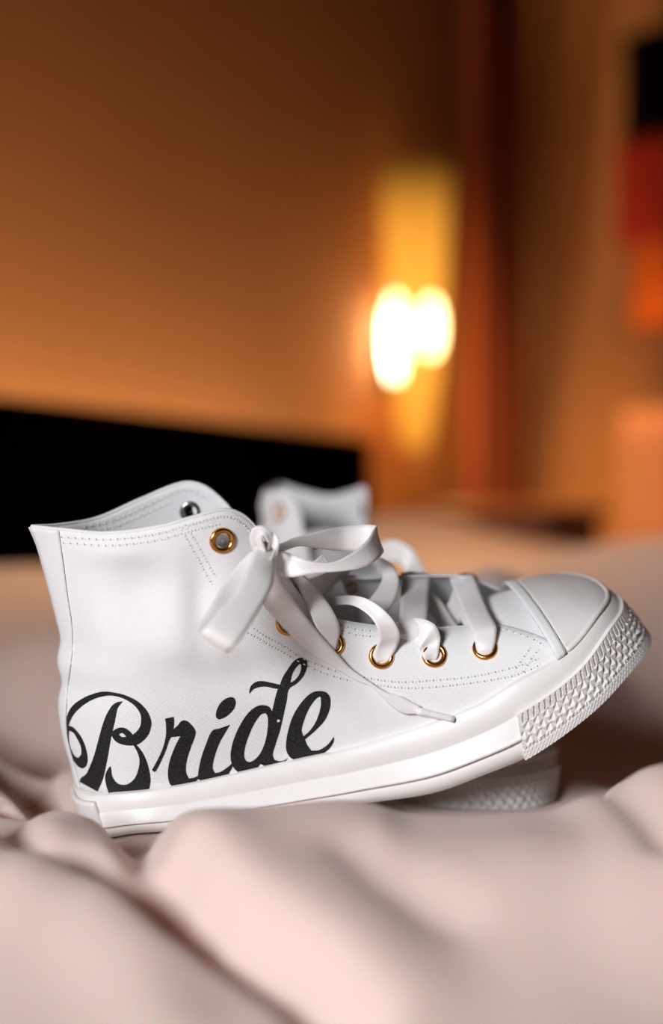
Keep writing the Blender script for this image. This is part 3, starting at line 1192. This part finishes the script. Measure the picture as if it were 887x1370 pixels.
def duvet_h(x, y):
    z = base(y)
    zc = fcrest(x)
    g = math.exp(-((y - YC) / (.045 if y > YC else .075)) ** 2)
    z = z + (zc - base(YC)) * g
    for pl, hh, ww in FOLDS:
        d = seg_d(x, y, pl)
        if abs(d) < ww * 3:
            z += (2.8 if hh < 0 else 1.1) * hh * math.exp(-(d / ww) ** 2)
    d = seg_d(x, y, RHILL)
    z += .017 * math.exp(-(d / .028) ** 2)
    for bx_, by_, hh, ww in BUMPS:
        z += hh * math.exp(-((x - bx_) ** 2 + (y - by_) ** 2) / ww ** 2)
    z += .008 * noise.noise(Vector((x * 5, y * 5, 1.3))) * smooth(.5, .9, y)
    z += .0022 * noise.noise(Vector((x * 17 + y * 6, y * 14, 4.3)))
    if y > .95:
        q = smooth(.95, 1.3, y)
        z += .018 * q * noise.noise(Vector((x * 3.2, y * 2.4, 7.7)))
    return z


xs = np.concatenate([np.linspace(-1.1, -.3, 40)[:-1], np.linspace(-.3, .3, 190), np.linspace(.3, 1.1, 40)[1:]])
ys = np.concatenate([np.linspace(-.15, .40, 26)[:-1], np.linspace(.40, .95, 170), np.linspace(.95, 2.6, 90)[1:]])
Hh = np.array([[duvet_h(x, y) for x in xs] for y in ys])
# the shoes press it down
up = Vector((0, 0, 1))
lim = np.full_like(Hh, 9.0)
for i, y in enumerate(ys):
    if not .55 < y < 1.0:
        continue
    for j, x in enumerate(xs):
        if abs(x) > .25:
            continue
        for bv in (B1, B2):
            h = bv.ray_cast(Vector((x, y, -.3)), up)
            if h[0] is not None:
                lim[i, j] = min(lim[i, j], h[0].z - .002)
P = np.minimum(Hh, lim)
dl = P - Hh
for _ in range(14):                      # ease the pressed hollow into the cloth around it
    q = dl.copy()
    q[1:-1, 1:-1] = .25 * (dl[:-2, 1:-1] + dl[2:, 1:-1] + dl[1:-1, :-2] + dl[1:-1, 2:])
    dl = np.minimum(q, P - Hh)
Hh = Hh + dl
EDGE = HB1 + WD * .07
V = []
for i, y in enumerate(ys):
    for j, x in enumerate(xs):
        z = Hh[i, j]
        e = (Vector((x, y, 0)) - EDGE).dot(WD)            # beyond the bed's right edge
        hbd = (Vector((x, y, 0)) - HB0).dot(WN)           # distance in front of the headboard
        if e > -.05:
            z -= .03 * smooth(-.05, .04, e) + max(0, e - .0) * 3.0
        V.append((x, y, max(z, -.45)))
nx, ny = len(xs), len(ys)
Fc = []
for i in range(ny - 1):
    for j in range(nx - 1):
        c = Vector(((xs[j] + xs[j + 1]) / 2, (ys[i] + ys[i + 1]) / 2, 0))
        e = (c - EDGE).dot(WD)
        hbd = (c - HB0).dot(WN)
        if e > .05 or hbd < .012 or hbd > 2.3:
            continue
        a = i * nx + j
        Fc.append((a, a + 1, a + nx + 1, a + nx))
used = sorted({i for f in Fc for i in f})
mp = {o: k for k, o in enumerate(used)}
V = np.array([V[i] for i in used])
Fc = [tuple(mp[i] for i in f) for f in Fc]
mesh_obj('duvet', V, Fc, M['duvet'], None, True, None, 'rumpled pale pink duvet spread under both sneakers', 'bedding', origin=(0, .8, 0))

# ------------------------------------------------------------------ wall sconce
sp = np.array(wall_hit(513) + WN * .068)
SY = float(sp[1])
wp = Vector(sp) - WN * .068
wp.z = 0
dist = .068
zc_top, zc_bot = at(550, 225, SY)[2], at(550, 600, SY)[2]
sc_ = empty('wall_sconce', (wp.x, wp.y, zc_bot), 'lit amber wall sconce glowing beside the headboard', 'lamp')
prof = []
for q in np.linspace(0, 1, 16):
    prof.append((.018 + .044 * (q ** .5), zc_bot + (zc_top - zc_bot) * q))
V = []
for k in range(32):
    a = 2 * math.pi * k / 32
    for r_, z in prof:
        V.append((sp[0] + r_ * math.cos(a), sp[1] + r_ * math.sin(a), z))
o = mesh_obj('glass_shade', np.array(V), grid_faces(32, 16, True), M['shade'], sc_, True, None, 'glowing amber glass shade')


def ball(c, rx, rz, n=12, m=20):
    V = []
    for k in range(m):
        a = 2 * math.pi * k / m
        for j in range(n + 1):
            t = math.pi * j / n
            V.append((c[0] + rx * math.sin(t) * math.cos(a), c[1] + rx * math.sin(t) * math.sin(a), c[2] + rz * math.cos(t)))
    return np.array(V), grid_faces(m, n + 1, True)


for a, b2, rx, rz in ((529, 452, .017, .075), (577, 438, .016, .050)):
    V, Fc = ball(at(a, b2, SY), rx, rz)
    mesh_obj('bulb', V, Fc, M['bulb'], sc_, True, None, 'bright white bulb')
mid_ = (Vector((sp[0], sp[1], 0)) + wp) / 2
V, Fc = bx(mid_.x, mid_.y, zc_bot + .155, .016, dist, .02, tuple(WD), tuple(WN))
mesh_obj('bracket', V, Fc, M['iron'], sc_, False)
V, Fc = bx(wp.x + WN.x * .006, wp.y + WN.y * .006, zc_bot + .155, .05, .012, .10, tuple(WD), tuple(WN))
o = mesh_obj('wall_plate', V, Fc, M['iron'], sc_, False)
lamp('sconce_lamp', 'POINT', (sp[0] + WN.x * .05, sp[1] + WN.y * .05, zc_bot + .06), None, 2.0, (1.0, .50, .14), shadow_soft_size=.02)


# ------------------------------------------------------------------ curtains and cloths at the right
def drape(name, p0, p1, z0, z1, folds, depth, m, label, cat, taper=None):
    p0, p1 = Vector(p0), Vector(p1)
    d = (p1 - p0)
    nrm = Vector((-d.y, d.x, 0)).normalized()
    n = folds * 10
    V = []
    rows = 14
    for i in range(n + 1):
        q = i / n
        for j in range(rows):
            r_ = j / (rows - 1)
            qq = q if taper is None else .5 + (q - .5) * taper(r_)
            p = p0 + d * qq + nrm * (depth * math.sin(q * folds * 2 * math.pi + .4 * math.sin(3 * r_)))
            V.append((p.x, p.y, z0 + (z1 - z0) * r_))
    c = (p0 + p1) / 2
    o = mesh_obj(name, np.array(V), grid_faces(n + 1, rows), m, None, True, None, label, cat, origin=(c.x, c.y, z0))
    md = o.modifiers.new('solid', 'SOLIDIFY')
    md.thickness = .004
    return o


c0, c1 = wall_hit(590) + WN * .05, wall_hit(668) + WN * .04
drape('brown_curtain', c0, c1, fz + .02, 2.1, 4, .012, M['brown'], 'dark brown curtain hanging in the corner beside the sconce', 'curtain')


def right_hit(px):
    k = (px - 443.5) / FPX
    t = (k * CORNER.y - CORNER.x) / (WN.x - k * WN.y)
    return CORNER + WN * t


a, b2 = right_hit(846) - WD * .06, right_hit(1000) - WD * .06
drape('peach_curtain', a, b2, fz + .02, .30, 4, .015, M['peach'], 'pale peach drape hanging low at the right edge of the photo', 'curtain')
a, b2 = right_hit(866) - WD * .08, right_hit(990) - WD * .09
zz = [at(870, q, a.y)[2] for q in (440, 330, 205, 60)]
drape('orange_cloth', a, b2, zz[0], zz[1] + .02, 2, .012, M['orange'], 'bright orange cloth hanging below the dark red cloth', 'cloth')
a, b2 = right_hit(852) - WD * .115, right_hit(990) - WD * .115
drape('red_cloth', a, b2, zz[1], zz[2] + .02, 2, .012, M['red'], 'dark red cloth hanging between the orange and black cloths', 'cloth')
a, b2 = right_hit(870) - WD * .15, right_hit(990) - WD * .15
drape('black_cloth', a, b2, zz[2] + .01, zz[3], 2, .010, M['black'], 'black cloth hanging topmost at the right edge of the photo', 'cloth')

# ------------------------------------------------------------------ nightstand
nsx = at(692, 690, 2.27)
ns = empty('nightstand', (nsx[0], nsx[1], fz), 'small red-brown wooden nightstand beyond the bed in the corner', 'nightstand')
zt = at(690, 676, 2.27)[2]
V, Fc = bx(nsx[0], nsx[1], (fz + .06 + zt - .02) / 2, .20, .20, zt - .02 - fz - .06, tuple(WD), tuple(WN))
o = mesh_obj('cabinet_body', V, Fc, M['wood'], ns, False)
bevel(o, .004)
V, Fc = bx(nsx[0], nsx[1], zt - .01, .23, .23, .02, tuple(WD), tuple(WN))
o = mesh_obj('table_top', V, Fc, M['wood'], ns, False)
bevel(o, .005)
dc = Vector((nsx[0], nsx[1], 0)) + WN * .103
V, Fc = bx(dc.x, dc.y, zt - .11, .17, .012, .13, tuple(WD), tuple(WN))
dr = mesh_obj('drawer', V, Fc, M['wood'], ns, False)
kc = dc + WN * .014
V, Fc = ball((kc.x, kc.y, zt - .11), .010, .010, 8, 12)
mesh_obj('knob', V, Fc, M['iron'], dr)
for sx in (-1, 1):
    for sy in (-1, 1):
        p = Vector((nsx[0], nsx[1], 0)) + WD * .08 * sx + WN * .08 * sy
        V, Fc = bx(p.x, p.y, fz + .03, .025, .025, .06, tuple(WD), tuple(WN))
        mesh_obj('leg', V, Fc, M['wood'], ns, False)
